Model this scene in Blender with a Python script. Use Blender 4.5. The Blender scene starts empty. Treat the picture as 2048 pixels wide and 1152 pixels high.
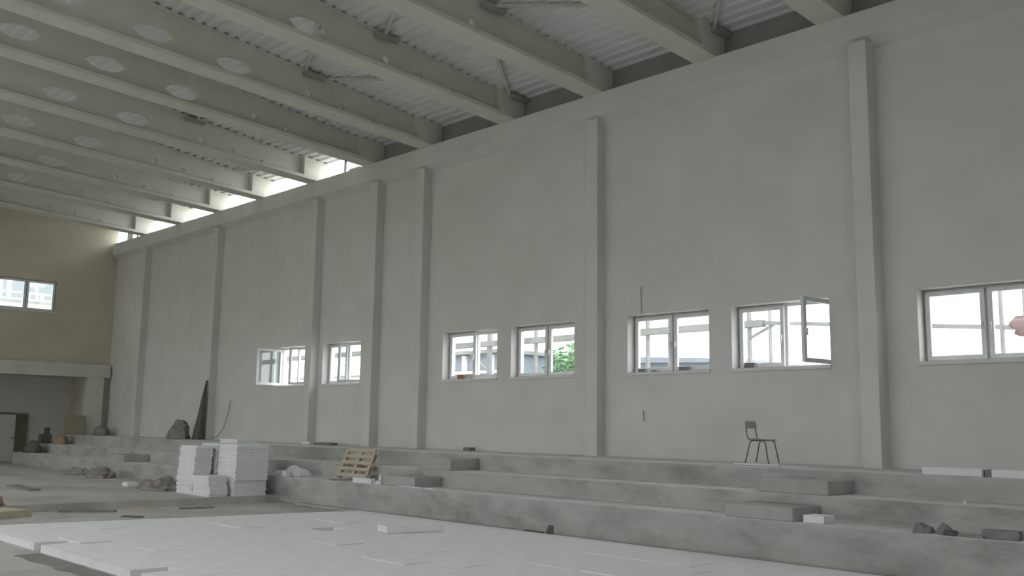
import bpy, bmesh, math, random
from mathutils import Vector, Matrix, noise
random.seed(7)
R = math.radians
COL = bpy.context.scene.collection

# ------------------------------------------------------------------ materials
def newmat(name):
    m = bpy.data.materials.new(name); m.use_nodes = True
    nt = m.node_tree; b = nt.nodes['Principled BSDF']
    return m, nt, b

def surf(name, c1, c2, scale=2.0, detail=6, rough=.85, bump=.15, bscale=30, c3=None, stain=0.0, sscale=.6, spec=.3, metal=0, stretch=None):
    """Two tone noise material with fine bump and optional broad stains."""
    m, nt, b = newmat(name); N = nt.nodes; L = nt.links
    tc = N.new('ShaderNodeTexCoord'); mp = N.new('ShaderNodeMapping')
    if stretch: mp.inputs['Scale'].default_value = stretch
    L.new(tc.outputs['Object'], mp.inputs['Vector'])
    n = N.new('ShaderNodeTexNoise'); n.inputs['Scale'].default_value = scale; n.inputs['Detail'].default_value = detail
    L.new(mp.outputs['Vector'], n.inputs['Vector'])
    r = N.new('ShaderNodeValToRGB'); r.color_ramp.elements[0].position = .3; r.color_ramp.elements[1].position = .7
    r.color_ramp.elements[0].color = (*c1, 1); r.color_ramp.elements[1].color = (*c2, 1)
    L.new(n.outputs['Fac'], r.inputs['Fac'])
    out = r.outputs['Color']
    if c3:
        n2 = N.new('ShaderNodeTexNoise'); n2.inputs['Scale'].default_value = sscale; n2.inputs['Detail'].default_value = 8; n2.inputs['Roughness'].default_value = .65
        L.new(mp.outputs['Vector'], n2.inputs['Vector'])
        r2 = N.new('ShaderNodeValToRGB'); r2.color_ramp.elements[0].position = .48; r2.color_ramp.elements[1].position = .68
        r2.color_ramp.elements[0].color = (0, 0, 0, 1); r2.color_ramp.elements[1].color = (stain, stain, stain, 1)
        L.new(n2.outputs['Fac'], r2.inputs['Fac'])
        mx = N.new('ShaderNodeMix'); mx.data_type = 'RGBA'
        L.new(r2.outputs['Color'], mx.inputs[0]); L.new(out, mx.inputs[6]); mx.inputs[7].default_value = (*c3, 1)
        out = mx.outputs[2]
    L.new(out, b.inputs['Base Color'])
    b.inputs['Roughness'].default_value = rough; b.inputs['Metallic'].default_value = metal
    b.inputs['Specular IOR Level'].default_value = spec
    if bump:
        n3 = N.new('ShaderNodeTexNoise'); n3.inputs['Scale'].default_value = bscale; n3.inputs['Detail'].default_value = 4
        L.new(tc.outputs['Object'], n3.inputs['Vector'])
        bp = N.new('ShaderNodeBump'); bp.inputs['Strength'].default_value = bump; bp.inputs['Distance'].default_value = .01
        L.new(n3.outputs['Fac'], bp.inputs['Height']); L.new(bp.outputs['Normal'], b.inputs['Normal'])
    return m

def glassmat():
    m = bpy.data.materials.new('window_glass'); m.use_nodes = True
    nt = m.node_tree; N = nt.nodes; L = nt.links
    for n in list(N): N.remove(n)
    o = N.new('ShaderNodeOutputMaterial'); mix = N.new('ShaderNodeMixShader')
    t = N.new('ShaderNodeBsdfTransparent'); t.inputs['Color'].default_value = (.9, .93, .93, 1)
    g = N.new('ShaderNodeBsdfGlossy'); g.inputs['Roughness'].default_value = .02
    lw = N.new('ShaderNodeLayerWeight'); lw.inputs['Blend'].default_value = .5
    p5 = N.new('ShaderNodeMath'); p5.operation = 'POWER'; p5.inputs[1].default_value = 5
    ma = N.new('ShaderNodeMath'); ma.operation = 'MULTIPLY_ADD'; ma.inputs[1].default_value = .9; ma.inputs[2].default_value = .05
    L.new(lw.outputs['Facing'], p5.inputs[0]); L.new(p5.outputs[0], ma.inputs[0]); L.new(ma.outputs[0], mix.inputs['Fac'])
    L.new(t.outputs[0], mix.inputs[1]); L.new(g.outputs[0], mix.inputs[2])
    L.new(mix.outputs[0], o.inputs['Surface'])
    return m

M = {}
M['plaster'] = surf('white_wall_plaster', (.66, .655, .63), (.72, .715, .69), 1.2, 5, .9, .12, 14, c3=(.60, .585, .53), stain=.35, sscale=.35)
M['plaster_end'] = surf('cream_wall_plaster', (.58, .55, .45), (.65, .62, .52), .7, 5, .9, .12, 14, c3=(.52, .49, .40), stain=.5, sscale=.4)
M['roof_concrete'] = surf('painted_beam_concrete', (.66, .66, .58), (.73, .73, .66), 1.5, 6, .85, .1, 12, c3=(.60, .61, .50), stain=.5, sscale=.5)
M['deck'] = surf('white_roof_sheet', (.76, .77, .76), (.80, .81, .80), 1.0, 3, .5, 0, 20, spec=.5)
M['fascia'] = surf('grey_eaves_panel', (.30, .30, .28), (.36, .36, .34), 2, 4, .9, .1, 20)
M['gusset'] = surf('gusset_steel', (.36, .36, .31), (.42, .42, .37), 3, 4, .9, .1, 20)
M['brace'] = surf('painted_brace_steel', (.60, .60, .54), (.68, .68, .62), 4, 3, .6, .0, 20)
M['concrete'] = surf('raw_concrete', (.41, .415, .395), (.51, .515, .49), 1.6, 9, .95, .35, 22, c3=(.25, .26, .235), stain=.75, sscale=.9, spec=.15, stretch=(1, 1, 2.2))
M['concrete_lit'] = surf('lit_tread_concrete', (.60, .60, .575), (.69, .69, .66), 1.6, 8, .95, .25, 22, c3=(.50, .50, .47), stain=.5, sscale=.9, spec=.15)  # concrete paled for upward faces, standing in for overhead light
M['concrete_floor'] = surf('raw_concrete_floor', (.45, .445, .42), (.55, .545, .52), 1.1, 9, .95, .3, 20, c3=(.29, .285, .255), stain=.6, sscale=.5, spec=.15)
M['concrete_step'] = surf('step_concrete', (.40, .405, .385), (.47, .475, .45), 2.6, 8, .95, .3, 25, c3=(.28, .28, .26), stain=.5, sscale=1.2, spec=.15)
M['eps'] = surf('white_foam', (.78, .79, .81), (.84, .85, .87), 3, 4, .8, .25, 90, spec=.2, c3=(.70, .71, .73), stain=.5, sscale=2.5)
M['eps_dusty'] = surf('dusty_white_foam', (.80, .805, .83), (.86, .865, .89), 2.2, 6, .85, .25, 90, spec=.2, c3=(.73, .735, .75), stain=.6, sscale=1.8)
M['pvc'] = surf('white_window_frame', (.74, .75, .77), (.80, .81, .82), 4, 3, .4, 0, 20, spec=.4)
M['glass'] = glassmat()
M['sill'] = surf('pale_sill_stone', (.70, .70, .70), (.77, .77, .77), 4, 4, .6, .05, 20)
M['portal'] = surf('pale_portal_concrete', (.62, .62, .56), (.69, .69, .63), 1.5, 5, .9, .1, 14)
M['steel'] = surf('dark_chair_tube', (.10, .10, .09), (.15, .15, .14), 8, 3, .45, 0, 20, spec=.5, metal=.3)
M['ply'] = surf('brown_plywood', (.36, .34, .29), (.43, .41, .35), 5, 5, .6, .05, 30, stretch=(1, 6, 1))
M['pallet'] = surf('pallet_wood', (.50, .44, .33), (.62, .55, .43), 4, 5, .9, .2, 30, stretch=(1, 6, 6), c3=(.38, .33, .25), stain=.6, sscale=2)
M['dark_strip'] = surf('dark_grey_strip', (.22, .215, .21), (.30, .295, .285), 3, 6, .95, .2, 20)
M['dark'] = surf('dark_tarpaulin', (.10, .10, .09), (.16, .16, .14), 3, 5, .85, .3, 12)
M['sack'] = surf('grey_sack_cloth', (.19, .19, .17), (.29, .28, .25), 4, 6, .95, .5, 18)
M['brick'] = surf('red_brick', (.34, .15, .09), (.44, .22, .14), 6, 5, .95, .3, 30)
M['grey_block'] = surf('grey_block', (.20, .20, .20), (.28, .28, .27), 6, 5, .95, .3, 30)
M['rubble'] = surf('dirt_rubble', (.22, .21, .19), (.33, .315, .29), 6, 8, 1, .6, 16, c3=(.36, .31, .27), stain=.5, sscale=3)
M['orange'] = surf('rusty_orange_sack', (.32, .22, .15), (.40, .28, .20), 3, 5, .9, .3, 15)
M['ochre'] = surf('ochre_board', (.32, .30, .21), (.38, .36, .26), 2, 5, .9, .1, 15)
M['door'] = surf('pale_door_leaf', (.66, .64, .60), (.72, .70, .66), 2, 3, .6, 0, 15)
M['darkgap'] = surf('dark_door_gap', (.14, .14, .10), (.20, .19, .15), 3, 3, .8, 0, 15)
M['film'] = surf('crumpled_white_film', (.62, .63, .62), (.74, .75, .75), 5, 4, .35, .4, 10, spec=.6)
M['cable'] = surf('dark_cable', (.09, .09, .08), (.13, .13, .12), 5, 2, .6, 0, 10)
M['outer'] = surf('outside_render', (.55, .55, .52), (.62, .62, .60), 1, 4, .9, .1, 10)
M['redleaf'] = surf('reddish_bundle', (.22, .15, .15), (.30, .21, .21), 5, 5, .9, .3, 14)
M['cladding'] = surf('grey_blue_cladding', (.20, .22, .27), (.26, .28, .33), 1, 3, .8, .1, 10)
M['outside_white'] = surf('outside_white_paint', (.78, .78, .78), (.84, .84, .84), 1, 3, .7, .0, 10)
M['scaffold'] = surf('outside_grey_frame', (.22, .22, .22), (.30, .30, .29), 2, 3, .8, .0, 10)
M['leaf'] = surf('tree_leaves', (.16, .28, .15), (.24, .40, .22), 2, 4, .8, .3, 6)
M['bark'] = surf('tree_bark', (.16, .12, .09), (.22, .17, .12), 6, 5, .9, .4, 20)
M['hill'] = surf('hazy_hillside', (.12, .14, .15), (.17, .19, .19), .05, 8, 1, 0, 6, c3=(.09, .11, .11), stain=.7, sscale=.03)
M['ground'] = surf('outside_ground', (.36, .34, .29), (.44, .42, .36), .3, 6, 1, .1, 6)

# ------------------------------------------------------------------ mesh tools
def link(name, me, mat=None, parent=None, smooth=False):
    o = bpy.data.objects.new(name, me); COL.objects.link(o)
    if mat:
        me.materials.append(mat)
    if parent: o.parent = parent
    if smooth:
        for p in me.polygons: p.use_smooth = True
    return o

class MB:
    def __init__(s): s.bm = bmesh.new()
    def box(s, x0, x1, y0, y1, z0, z1, mat=None):
        vs = [Vector((x, y, z)) for x in (x0, x1) for y in (y0, y1) for z in (z0, z1)]
        if mat: vs = [mat @ v for v in vs]
        v = [s.bm.verts.new(p) for p in vs]
        for f in ((0, 1, 3, 2), (4, 6, 7, 5), (0, 4, 5, 1), (2, 3, 7, 6), (0, 2, 6, 4), (1, 5, 7, 3)):
            s.bm.faces.new([v[i] for i in f])
        return s
    def hexa(s, pts):      # 8 points: bottom 4 loop, top 4 loop
        v = [s.bm.verts.new(Vector(p)) for p in pts]
        for f in ((3, 2, 1, 0), (4, 5, 6, 7), (0, 1, 5, 4), (1, 2, 6, 5), (2, 3, 7, 6), (3, 0, 4, 7)):
            s.bm.faces.new([v[i] for i in f])
        return s
    def bar(s, a, b, w, h):   # oriented bar
        a = Vector(a); b = Vector(b); d = b - a; L = d.length
        q = d.to_track_quat('X', 'Z').to_matrix().to_4x4()
        s.box(0, L, -w/2, w/2, -h/2, h/2, Matrix.Translation(a) @ q)
        return s
    def tube(s, pts, r, n=8):
        pts = [Vector(p) for p in pts]; rings = []
        for i, p in enumerate(pts):
            if i == 0: d = pts[1]-p
            elif i == len(pts)-1: d = p-pts[i-1]
            else: d = (pts[i+1]-p).normalized()+(p-pts[i-1]).normalized()
            q = d.to_track_quat('Z', 'X')
            rr = r[i] if isinstance(r, (list, tuple)) else r
            rings.append([s.bm.verts.new(p + q @ Vector((rr*math.cos(2*math.pi*k/n), rr*math.sin(2*math.pi*k/n), 0))) for k in range(n)])
        for a, b in zip(rings, rings[1:]):
            for k in range(n): s.bm.faces.new((a[k], a[(k+1) % n], b[(k+1) % n], b[k]))
        s.bm.faces.new(rings[0][::-1]); s.bm.faces.new(rings[-1])
        return s
    def prism(s, poly, axis, a, b):   # poly in the other two axes
        def P(u, v, t):
            return {'x': (t, u, v), 'y': (u, t, v), 'z': (u, v, t)}[axis]
        A = [s.bm.verts.new(P(u, v, a)) for u, v in poly]; B = [s.bm.verts.new(P(u, v, b)) for u, v in poly]
        n = len(poly)
        s.bm.faces.new(A[::-1]); s.bm.faces.new(B)
        for i in range(n): s.bm.faces.new((A[i], A[(i+1) % n], B[(i+1) % n], B[i]))
        return s
    def build(s, name, mat, parent=None, bevel=0, smooth=False, segs=2):
        bmesh.ops.recalc_face_normals(s.bm, faces=s.bm.faces)
        me = bpy.data.meshes.new(name); s.bm.to_mesh(me); s.bm.free()
        o = link(name, me, mat, parent, smooth)
        if bevel:
            md = o.modifiers.new('bevel', 'BEVEL'); md.width = bevel; md.segments = segs; md.limit_method = 'ANGLE'
        return o

def tag(o, label=None, cat=None, group=None, kind=None):
    if label: o['label'] = label
    if cat: o['category'] = cat
    if group: o['group'] = group
    if kind: o['kind'] = kind
    return o
def struct(o, label=None):
    o['kind'] = 'structure'
    if label: o['label'] = label
    return o
def empty(name, loc, rz=0):
    o = bpy.data.objects.new(name, None); COL.objects.link(o); o.location = loc; o.rotation_euler.z = rz; o.empty_display_size = .1
    return o
def recenter(o, c):
    """put the object's origin at c, keeping geometry in place"""
    c = Vector(c); o.data.transform(Matrix.Translation(-c)); o.location = c; return o
def copy_tree(o, parent=None):
    c = o.copy(); COL.objects.link(c); c.parent = parent
    for ch in list(o.children): copy_tree(ch, c)
    return c
def lump(name, mat, loc, size, amp=.3, sub=3, freq=1.5, seed=0, flat=True, parent=None):
    bm = bmesh.new(); bmesh.ops.create_icosphere(bm, subdivisions=sub, radius=1)
    for v in bm.verts:
        n = noise.noise(v.co*freq+Vector((seed*3.1, seed*1.7, seed))) + .5*noise.noise(v.co*freq*2.7+Vector((seed, 5, seed*2)))
        v.co *= 1+amp*n
        v.co = Vector((v.co.x*size[0]/2, v.co.y*size[1]/2, v.co.z*size[2]))
        if flat and v.co.z < 0: v.co.z = 0
    me = bpy.data.meshes.new(name); bm.to_mesh(me); bm.free()
    o = link(name, me, mat, parent, True); o.location = loc
    return o

# ------------------------------------------------------------------ camera
cam_d = bpy.data.cameras.new('camera'); cam = bpy.data.objects.new('camera', cam_d); COL.objects.link(cam)
f, yaw, pitch, roll = 1918.174, .8032187647, .14316553671, .01471965863
fw = Vector((-math.sin(yaw)*math.cos(pitch), math.cos(yaw)*math.cos(pitch), math.sin(pitch)))
rt0 = Vector((math.cos(yaw), math.sin(yaw), 0)); up0 = rt0.cross(fw)
rt = math.cos(roll)*rt0+math.sin(roll)*up0; up = -math.sin(roll)*rt0+math.cos(roll)*up0
mw = Matrix((rt, up, -fw)).transposed().to_4x4(); mw.translation = (0, 0, 1.8)
cam.matrix_world = mw
cam_d.sensor_width = 36; cam_d.lens = f/2048*36; cam_d.clip_end = 600
bpy.context.scene.camera = cam

# ------------------------------------------------------------------ dimensions
YW = 15.3          # long wall face
YR = 15.04         # pilaster / ring beam face
XL = -39.15        # end wall face
XR = 7.0
YF = -9.2          # opposite wall face
YRI = 3.0          # ridge
Y3, Y2, Y1 = 11.9, 12.7, 13.5       # tribune risers
Z3, Z2, Z1 = .58, .90, 1.22
def ztop(y):
    d = y if y >= YRI else 2*YRI-y
    return 9.5+.115*(15.4-d)
def zbot(y):
    d = y if y >= YRI else 2*YRI-y
    return 8.925+.055*(15.04-d)

# ------------------------------------------------------------------ floor
b = MB(); b.box(-44, 7.3, YF-.3, 15.6, -.3, 0)
struct(b.build('floor', M['concrete_floor']), 'raw grey concrete floor of the hall')
# raised slab at the far end with a broken edge
b = MB()
edge = []
n = 60
for i in range(n+1):
    y = YF+.02 + (Y3-.02-YF)*i/n
    edge.append((-20.35+.055*(y-5)+.05*noise.noise(Vector((y*2.3, 0, 0)))+.03*noise.noise(Vector((y*9, 3, 0))), y))
b.prism(edge+[(-43.4, Y3-.02), (-43.4, YF+.02)], 'z', .0, .15)
struct(b.build('floor_slab', M['concrete_floor']), 'raised concrete slab at the far end of the floor')

# ------------------------------------------------------------------ long wall with window openings
WINS = [(-6.47, -4.52), (-9.95, -7.99), (-12.43, -10.45), (-15.86, -13.90), (-18.30, -16.33), (-23.67, -21.80), (-26.33, -24.50)]
WZ0, WZ1 = 2.90, 4.08
b = MB()
xs = [XR+.3]
for a, c in WINS: xs += [c, a]
xs.append(-39.5)
b.box(-39.5, XR+.3, YW, YW+.42, WZ1, 9.0)
b.box(-39.5, XR+.3, YW, YW+.42, 0, WZ0)
for i in range(0, len(xs), 2): b.box(xs[i+1], xs[i], YW, YW+.42, WZ0, WZ1)
struct(b.build('wall_back', M['plaster']), 'long white plastered wall with the row of windows')
# ring beam and pilasters
b = MB(); b.prism([(YR, 8.925), (YR, 8.46), (YW+.01, 8.30), (YW+.01, 8.925)], 'x', -39.1, XR)
struct(b.build('trim_1', M['plaster'], bevel=.015), 'white ring beam along the top of the long wall')
PIL = [4.6, -1.3, -7.16, -13.19, -19.06, -21.08, -24.06, -30.2, -36.0]
for i, x in enumerate(PIL):
    w = .16; y0 = YR-.08 if i == 2 else YR
    b = MB(); b.box(x-w, x+w, y0, YW+.01, Z1-.02, 8.37)
    struct(b.build('trim_%d' % (i+2), M['plaster'], bevel=.012), 'white plastered pilaster on the long wall')

# ------------------------------------------------------------------ end wall (left), gable shaped, with window and portal
b = MB()
EW = (10.86, 13.0, 5.93, 7.13)     # window opening y0 y1 z0 z1
PO = (8.2, 14.37, 3.47)            # portal opening
X0, X1 = XL-.35, XL
b.box(X0, X1, YF, PO[0], 0, 3.47)
b.box(X0, X1, PO[1], YW+.42, 0, 3.47)
b.box(X0, X1, YF, EW[0], 3.47, 8.9)
b.box(X0, X1, EW[1], YW+.05, 3.47, 8.9)
b.box(X0, X1, EW[0], EW[1], 3.47, EW[2])
b.box(X0, X1, EW[0], EW[1], EW[3], 8.9)
b.prism([(YF, 8.9), (15.25, 8.9), (15.25, ztop(15.25)+.02), (YRI, ztop(YRI)+.02), (YF, ztop(YF)+.02)], 'x', X0, X1)
struct(b.build('wall_left', M['plaster_end']), 'cream plastered end wall with the portal and a high window')
# portal frame (lintel and column) standing proud of the end wall
b = MB(); b.box(XL-.02, XL+.32, PO[0]-.8, 15.22, 3.47, 3.98)
struct(b.build('trim_11', M['portal'], bevel=.01), 'pale concrete lintel over the portal in the end wall')
b = MB(); b.box(XL-.02, XL+.3, 14.37, 15.0, Z1-.05, 3.48)
struct(b.build('trim_12', M['portal'], bevel=.01), 'pale concrete column beside the portal')
# recess behind the portal
b = MB(); b.box(-41.4, -41.2, 8.0, 15.2, 0, 4.0)
struct(b.build('wall_recess', M['plaster']), 'back wall of the recess behind the portal')
b = MB(); b.box(-41.3, XL-.3, 14.6, 14.8, .0, 4.0)
struct(b.build('wall_recess_right', M['plaster_end']), 'right side wall of the recess behind the portal')
b = MB(); b.box(-41.3, XL-.3, 7.9, 8.1, 0, 4.0)
struct(b.build('wall_recess_left', M['plaster_end']), 'left side wall of the recess behind the portal')
b = MB(); b.box(-41.4, XL-.35, 8.0, 15.2, 3.75, 4.0)
struct(b.build('ceiling_recess', M['plaster_end']), 'low ceiling of the recess behind the portal')
# door in the recess
d = MB().box(-41.2, -41.1, 12.55, 12.98, .15, 2.02).box(-41.2, -41.1, 11.9, 12.56, 1.98, 2.05).build('doorway_gap_1', M['darkgap']); struct(d, 'dark box standing for the open doorway gap in the recess behind the portal')  # dark box fills the open doorway gap, its darkness put into the colour
lf = MB().box(-41.19, -41.14, 11.95, 12.55, .17, 1.98).build('door_leaf', M['door'], d, bevel=.004); tag(lf, 'pale door leaf')
MB().box(-41.14, -41.06, 12.42, 12.52, 1.05, 1.08).build('door_handle', M['steel'], lf)

# ------------------------------------------------------------------ right and opposite walls (behind the camera)
b = MB(); b.box(XR, XR+.3, YF, YW+.42, 0, .6); b.box(XR, XR+.3, YF, YW+.42, 4.2, 9.0); b.box(XR, XR+.3, YF, -3.2, .6, 4.2); b.box(XR, XR+.3, .2, YW+.42, .6, 4.2)  # unseen opening added to light the faces turned right
b.prism([(YF, 9.0), (15.25, 9.0), (15.25, ztop(15.25)), (YRI, ztop(YRI)), (YF, ztop(YF))], 'x', XR, XR+.3)
struct(b.build('wall_right', M['plaster']), 'white end wall at the right')
b = MB()
b.box(-39.5, XR+.3, YF-.3, YF, 0, .5)
OZ = 3.7
b.box(-39.5, XR+.3, YF-.3, YF, OZ, ztop(YF)-.05)
ops = [(-36.4, -34.4), (-31.4, -28.8), (-26.0, -23.4), (-20.6, -18.0), (-15.2, -12.6), (-9.4, -7.4)]  # assumed openings, sized for the daylight they let in
edges = [-39.5]
for a, c in ops: edges += [a, c]
edges.append(XR+.3)
for i in range(0, len(edges), 2): b.box(edges[i], edges[i+1], YF-.3, YF, .5, OZ)
struct(b.build('wall_front', M['plaster']), 'opposite long wall with wide unglazed openings')

# ------------------------------------------------------------------ roof sheet
def deck(xa, xb, ya, yb):
    """corrugated sheet, ribs along x"""
    bm = bmesh.new(); pitch = .26; prof = []
    y = ya
    while y < yb-1e-6:
        for dy, dz in ((0, 0), (.10, 0), (.13, .05), (.23, .05)):
            if y+dy <= yb: prof.append((y+dy, dz))
        y += pitch
    if prof[-1][0] < yb: prof.append((yb, prof[-1][1]))
    A = [bm.verts.new((xa, y, ztop(y)+dz+.004)) for y, dz in prof]; B = [bm.verts.new((xb, y, ztop(y)+dz+.004)) for y, dz in prof]
    for i in range(len(prof)-1): bm.faces.new((A[i], A[i+1], B[i+1], B[i]))
    return bm
for nm, ya, yb, lab in (('ceiling', .3, 15.46, 'white corrugated roof sheet'), ('ceiling_far_strip', YF-.5, -1.9, 'roof sheet along the opposite eaves')):  # unseen roof gap between the two sheets is added to let daylight in
    bm = deck(-39.5, XR+.3, ya, yb)
    me = bpy.data.meshes.new(nm); bm.to_mesh(me); bm.free()
    o = link(nm, me, M['deck']); md = o.modifiers.new('thick', 'SOLIDIFY'); md.thickness = .01; md.offset = 1
    struct(o, lab)
# eaves panel closing the gap above the wall, only in the nearer bays
b = MB(); b.box(-21.75, XR+.3, 15.42, 15.52, 9.001, 9.60)
struct(b.build('trim_13', M['fascia']), 'dark eaves panel closing the gap above the long wall')
b = MB(); b.box(-39.5, XR+.3, YF-.3, YF-.2, ztop(YF)-.1, ztop(YF)+.1)
struct(b.build('trim_14', M['fascia']), 'eaves panel above the opposite wall')
# ragged mortar lump and stub post left in the open eaves
b = MB(); b.box(-22.75, -22.15, 15.31, 15.5, 9.0, 9.10)
struct(b.build('trim_15', M['plaster'], bevel=.02), 'short run of masonry at the start of the open eaves')

# ------------------------------------------------------------------ roof beams
def beam_mesh():
    """tapered concrete roof beam with round and lens shaped web holes, web plane x=0"""
    bm = bmesh.new()
    def loop(pts):
        vs = [bm.verts.new((0, y, z)) for y, z in pts]
        return [bm.edges.new((vs[i], vs[(i+1) % len(vs)])) for i in range(len(vs))]
    yb = YF+.02; ye = 15.40
    out = [(ye, zbot(ye)+.1), (ye, ztop(ye)-.02), (YRI, ztop(YRI)-.02), (yb, ztop(yb)-.02), (yb, zbot(yb)+.1), (YRI, zbot(YRI)+.1)]
    es = loop(out)
    holes = []
    for y, r in ((13.35, .035), (12.42, .06), (11.5, .095)):
        for s in (0, 1):
            yy = y if s == 0 else 2*YRI-y
            zc = zbot(y)+.20+.07*(13.35-y)
            holes.append([(yy+r*math.cos(2*math.pi*k/14), zc+r*math.sin(2*math.pi*k/14)) for k in range(14)])
    for y in (9.6, 7.75, 5.9, 4.05):
        for s in ((0, 1) if y != 4.05 else (0,)):
            yy = y if s == 0 else 2*YRI-y
            zc = zbot(y)+.20+.07*2.0+.05*(9.6-y)+.03
            hh = .175
            lens = [(-.46, 0), (-.30, .12), (-.14, hh*.95), (.14, hh*.95), (.30, .12), (.46, 0), (.30, -.13), (.14, -hh), (-.14, -hh), (-.30, -.13)]
            holes.append([(yy+a, zc+c+(.02*a)) for a, c in lens])
    for h in holes: es += loop(h)
    g = bmesh.ops.triangle_fill(bm, edges=es, use_beauty=True)
    fs = [f for f in bm.faces]
    # extrude to thickness
    r = bmesh.ops.extrude_face_region(bm, geom=fs)
    for v in r['geom']:
        if isinstance(v, bmesh.types.BMVert): v.co.x += .08
    for v in bm.verts: v.co.x -= .04
    b = MB(); b.bm.free(); b.bm = bm
    def sweep(sec, ya, yb_, ref):
        # sec: list of (x, dz) ; ref(y)
        rings = []
        for y in (ya, YRI, yb_) if ya > YRI > yb_ else (ya, yb_):
            rings.append([bm.verts.new((x, y, ref(y)+dz)) for x, dz in sec])
        n = len(sec)
        for a, c in zip(rings, rings[1:]):
            for k in range(n): bm.faces.new((a[k], a[(k+1) % n], c[(k+1) % n], c[k]))
        bm.faces.new(rings[0]); bm.faces.new(rings[-1][::-1])
    sweep([(-.26, 0), (.26, 0), (.26, .09), (.07, .17), (-.07, .17), (-.26, .09)], ye, yb, zbot)
    sweep([(-.11, -.03), (-.045, -.035), (.045, -.035), (.11, -.03), (.11, .003), (-.11, .003)], ye, yb, ztop)
    # thickened end blocks
    for (ya, yc) in ((14.62, ye), (2*YRI-14.62, yb)):
        b.hexa([(-.255, ya, zbot(ya)+.06), (.255, ya, zbot(ya)+.06), (.255, yc, zbot(yc)+.06), (-.255, yc, zbot(yc)+.06),
                (-.255, ya, ztop(ya)-.001), (.255, ya, ztop(ya)-.001), (.255, yc, ztop(yc)-.001), (-.255, yc, ztop(yc)-.001)])
    bmesh.ops.recalc_face_normals(bm, faces=bm.faces)
    me = bpy.data.meshes.new('roof_beam'); bm.to_mesh(me); bm.free(); me.materials.append(M['roof_concrete'])
    return me
BX = [-36.2, -33.12, -30.18, -27.32, -24.27, -21.4, -18.9, -15.88, -13.15, -10.3, -7.68, -4.75, -1.8, 1.1, 4.0]
bme = beam_mesh()
nth = ['first', 'second', 'third', 'fourth', 'fifth', 'sixth', 'seventh', 'eighth', 'ninth', 'tenth', 'eleventh', 'twelfth', 'thirteenth', 'fourteenth', 'fifteenth']
for i, x in enumerate(BX):
    o = link('roof_beam', bme); o.location = (x, 0, 0)
    where = 'over the open bright eaves' if x < -22 else ('with dark eaves panels beside it' if x < -5 else 'above and behind the viewer')
    tag(o, 'pale concrete roof beam with holes in its web, %s from the far end wall, %s' % (nth[i], where), 'roof beam', 'concrete roof beams')
# wind bracing under the sheet
br = [((-15.70, 15.0, 0), (-13.3, 11.9, 0), 'slanting roof brace in the bay right of the dark eaves start, rising from the wall'),
      ((-15.70, 11.35, 0), (-13.3, 10.1, 0), 'roof brace higher up the same bay as the tall corner brace'),
      ((-12.95, 11.9, 0), (-10.5, 13.6, 0), 'roof brace running towards the wall below the tenth beam'),
      ((-18.70, 11.9, 0), (-16.1, 13.6, 0), 'long roof brace running towards the wall beside the eighth beam'),
      ((-18.70, 11.3, 0), (-16.1, 10.0, 0), 'short roof brace above the long brace beside the eighth beam'),
      ((-10.1, 15.1, 0), (-7.85, 12.3, 0), 'roof brace nearest the top edge, rising steeply from the wall'),
      ((-24.05, 11.3, 0), (-21.6, 12.9, 0), 'thin roof brace above the round web holes of the fifth beam'),
      ((-27.1, 14.0, 0), (-24.5, 15.3, 0), 'bright lit roof brace just inside the open eaves, right one'),
      ((-33.0, 14.0, 0), (-30.4, 15.3, 0), 'bright lit roof brace just inside the open eaves, left one'),
      ((-24.05, 11.3, 0), (-21.6, 10.0, 0), 'faint roof brace above the fifth beam')]
for a, c, lab in br:
    a = Vector((a[0], a[1], ztop(a[1])-.06)); c = Vector((c[0], c[1], ztop(c[1])-.06))
    bb = MB().bar(a, c, .07, .05)
    o = bb.build('roof_brace', M['brace']); recenter(o, a)
    tag(o, lab, 'roof brace', 'thin roof braces')
for x, y, w in ((-18.70, 11.55, 'eighth'), (-15.70, 11.4, 'ninth'), (-12.95, 11.9, 'tenth'), (-24.07, 11.2, 'fifth')):
    o = MB().box(x-.08, x+.06, y-.28, y+.28, ztop(y)-.15, ztop(y)-.05).build('gusset_plate', M['gusset']); recenter(o, (x, y, ztop(y)-.1))
    tag(o, 'dark gusset where braces meet on the beam before the %s roof beam' % w, 'gusset')
for x, y in ((-15.68, 15.1), (-10.1, 15.1)):
    o = MB().box(x-.05, x+.2, y-.2, y+.3, ztop(y)-.16, ztop(y)-.05).build('gusset_plate', M['gusset']); recenter(o, (x, y, ztop(y)-.1))
    tag(o, 'dark gusset at the wall end of a brace, %s one' % ('left' if x < -12 else 'right'), 'gusset')
# stub posts in the open eaves
for x, lab in ((-23.05, 'dark stub post standing in the bright gap at the right end'), (-37.6, 'dark stub post standing in the bright gap at the far end')):
    o = MB().bar((x, 15.4, 9.0), (x, 15.4, ztop(15.4)), .05, .05).bar((x, 15.4, 9.34), (x+.12, 15.4, 9.48), .04, .04).build('eaves_post', M['cable']); recenter(o, (x, 15.4, 9))
    tag(o, lab, 'post')

bm = bmesh.new(); A = []; B = []
for k in range(17):
    x = -38.5+k*.035; dz = .03 if k % 4 in (1, 2) else 0
    A.append(bm.verts.new((x, 15.36+dz, 9.003))); B.append(bm.verts.new((x, 15.36+dz, 9.50)))
for k in range(16): bm.faces.new((A[k], A[k+1], B[k+1], B[k]))
me = bpy.data.meshes.new('corrugated_sheet'); bm.to_mesh(me); bm.free()
o = link('corrugated_sheet', me, M['deck']); md = o.modifiers.new('t', 'SOLIDIFY'); md.thickness = .006; recenter(o, (-38.2, 15.36, 9.0))
tag(o, 'short upright corrugated sheet in the far corner of the open eaves', 'sheet')
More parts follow.
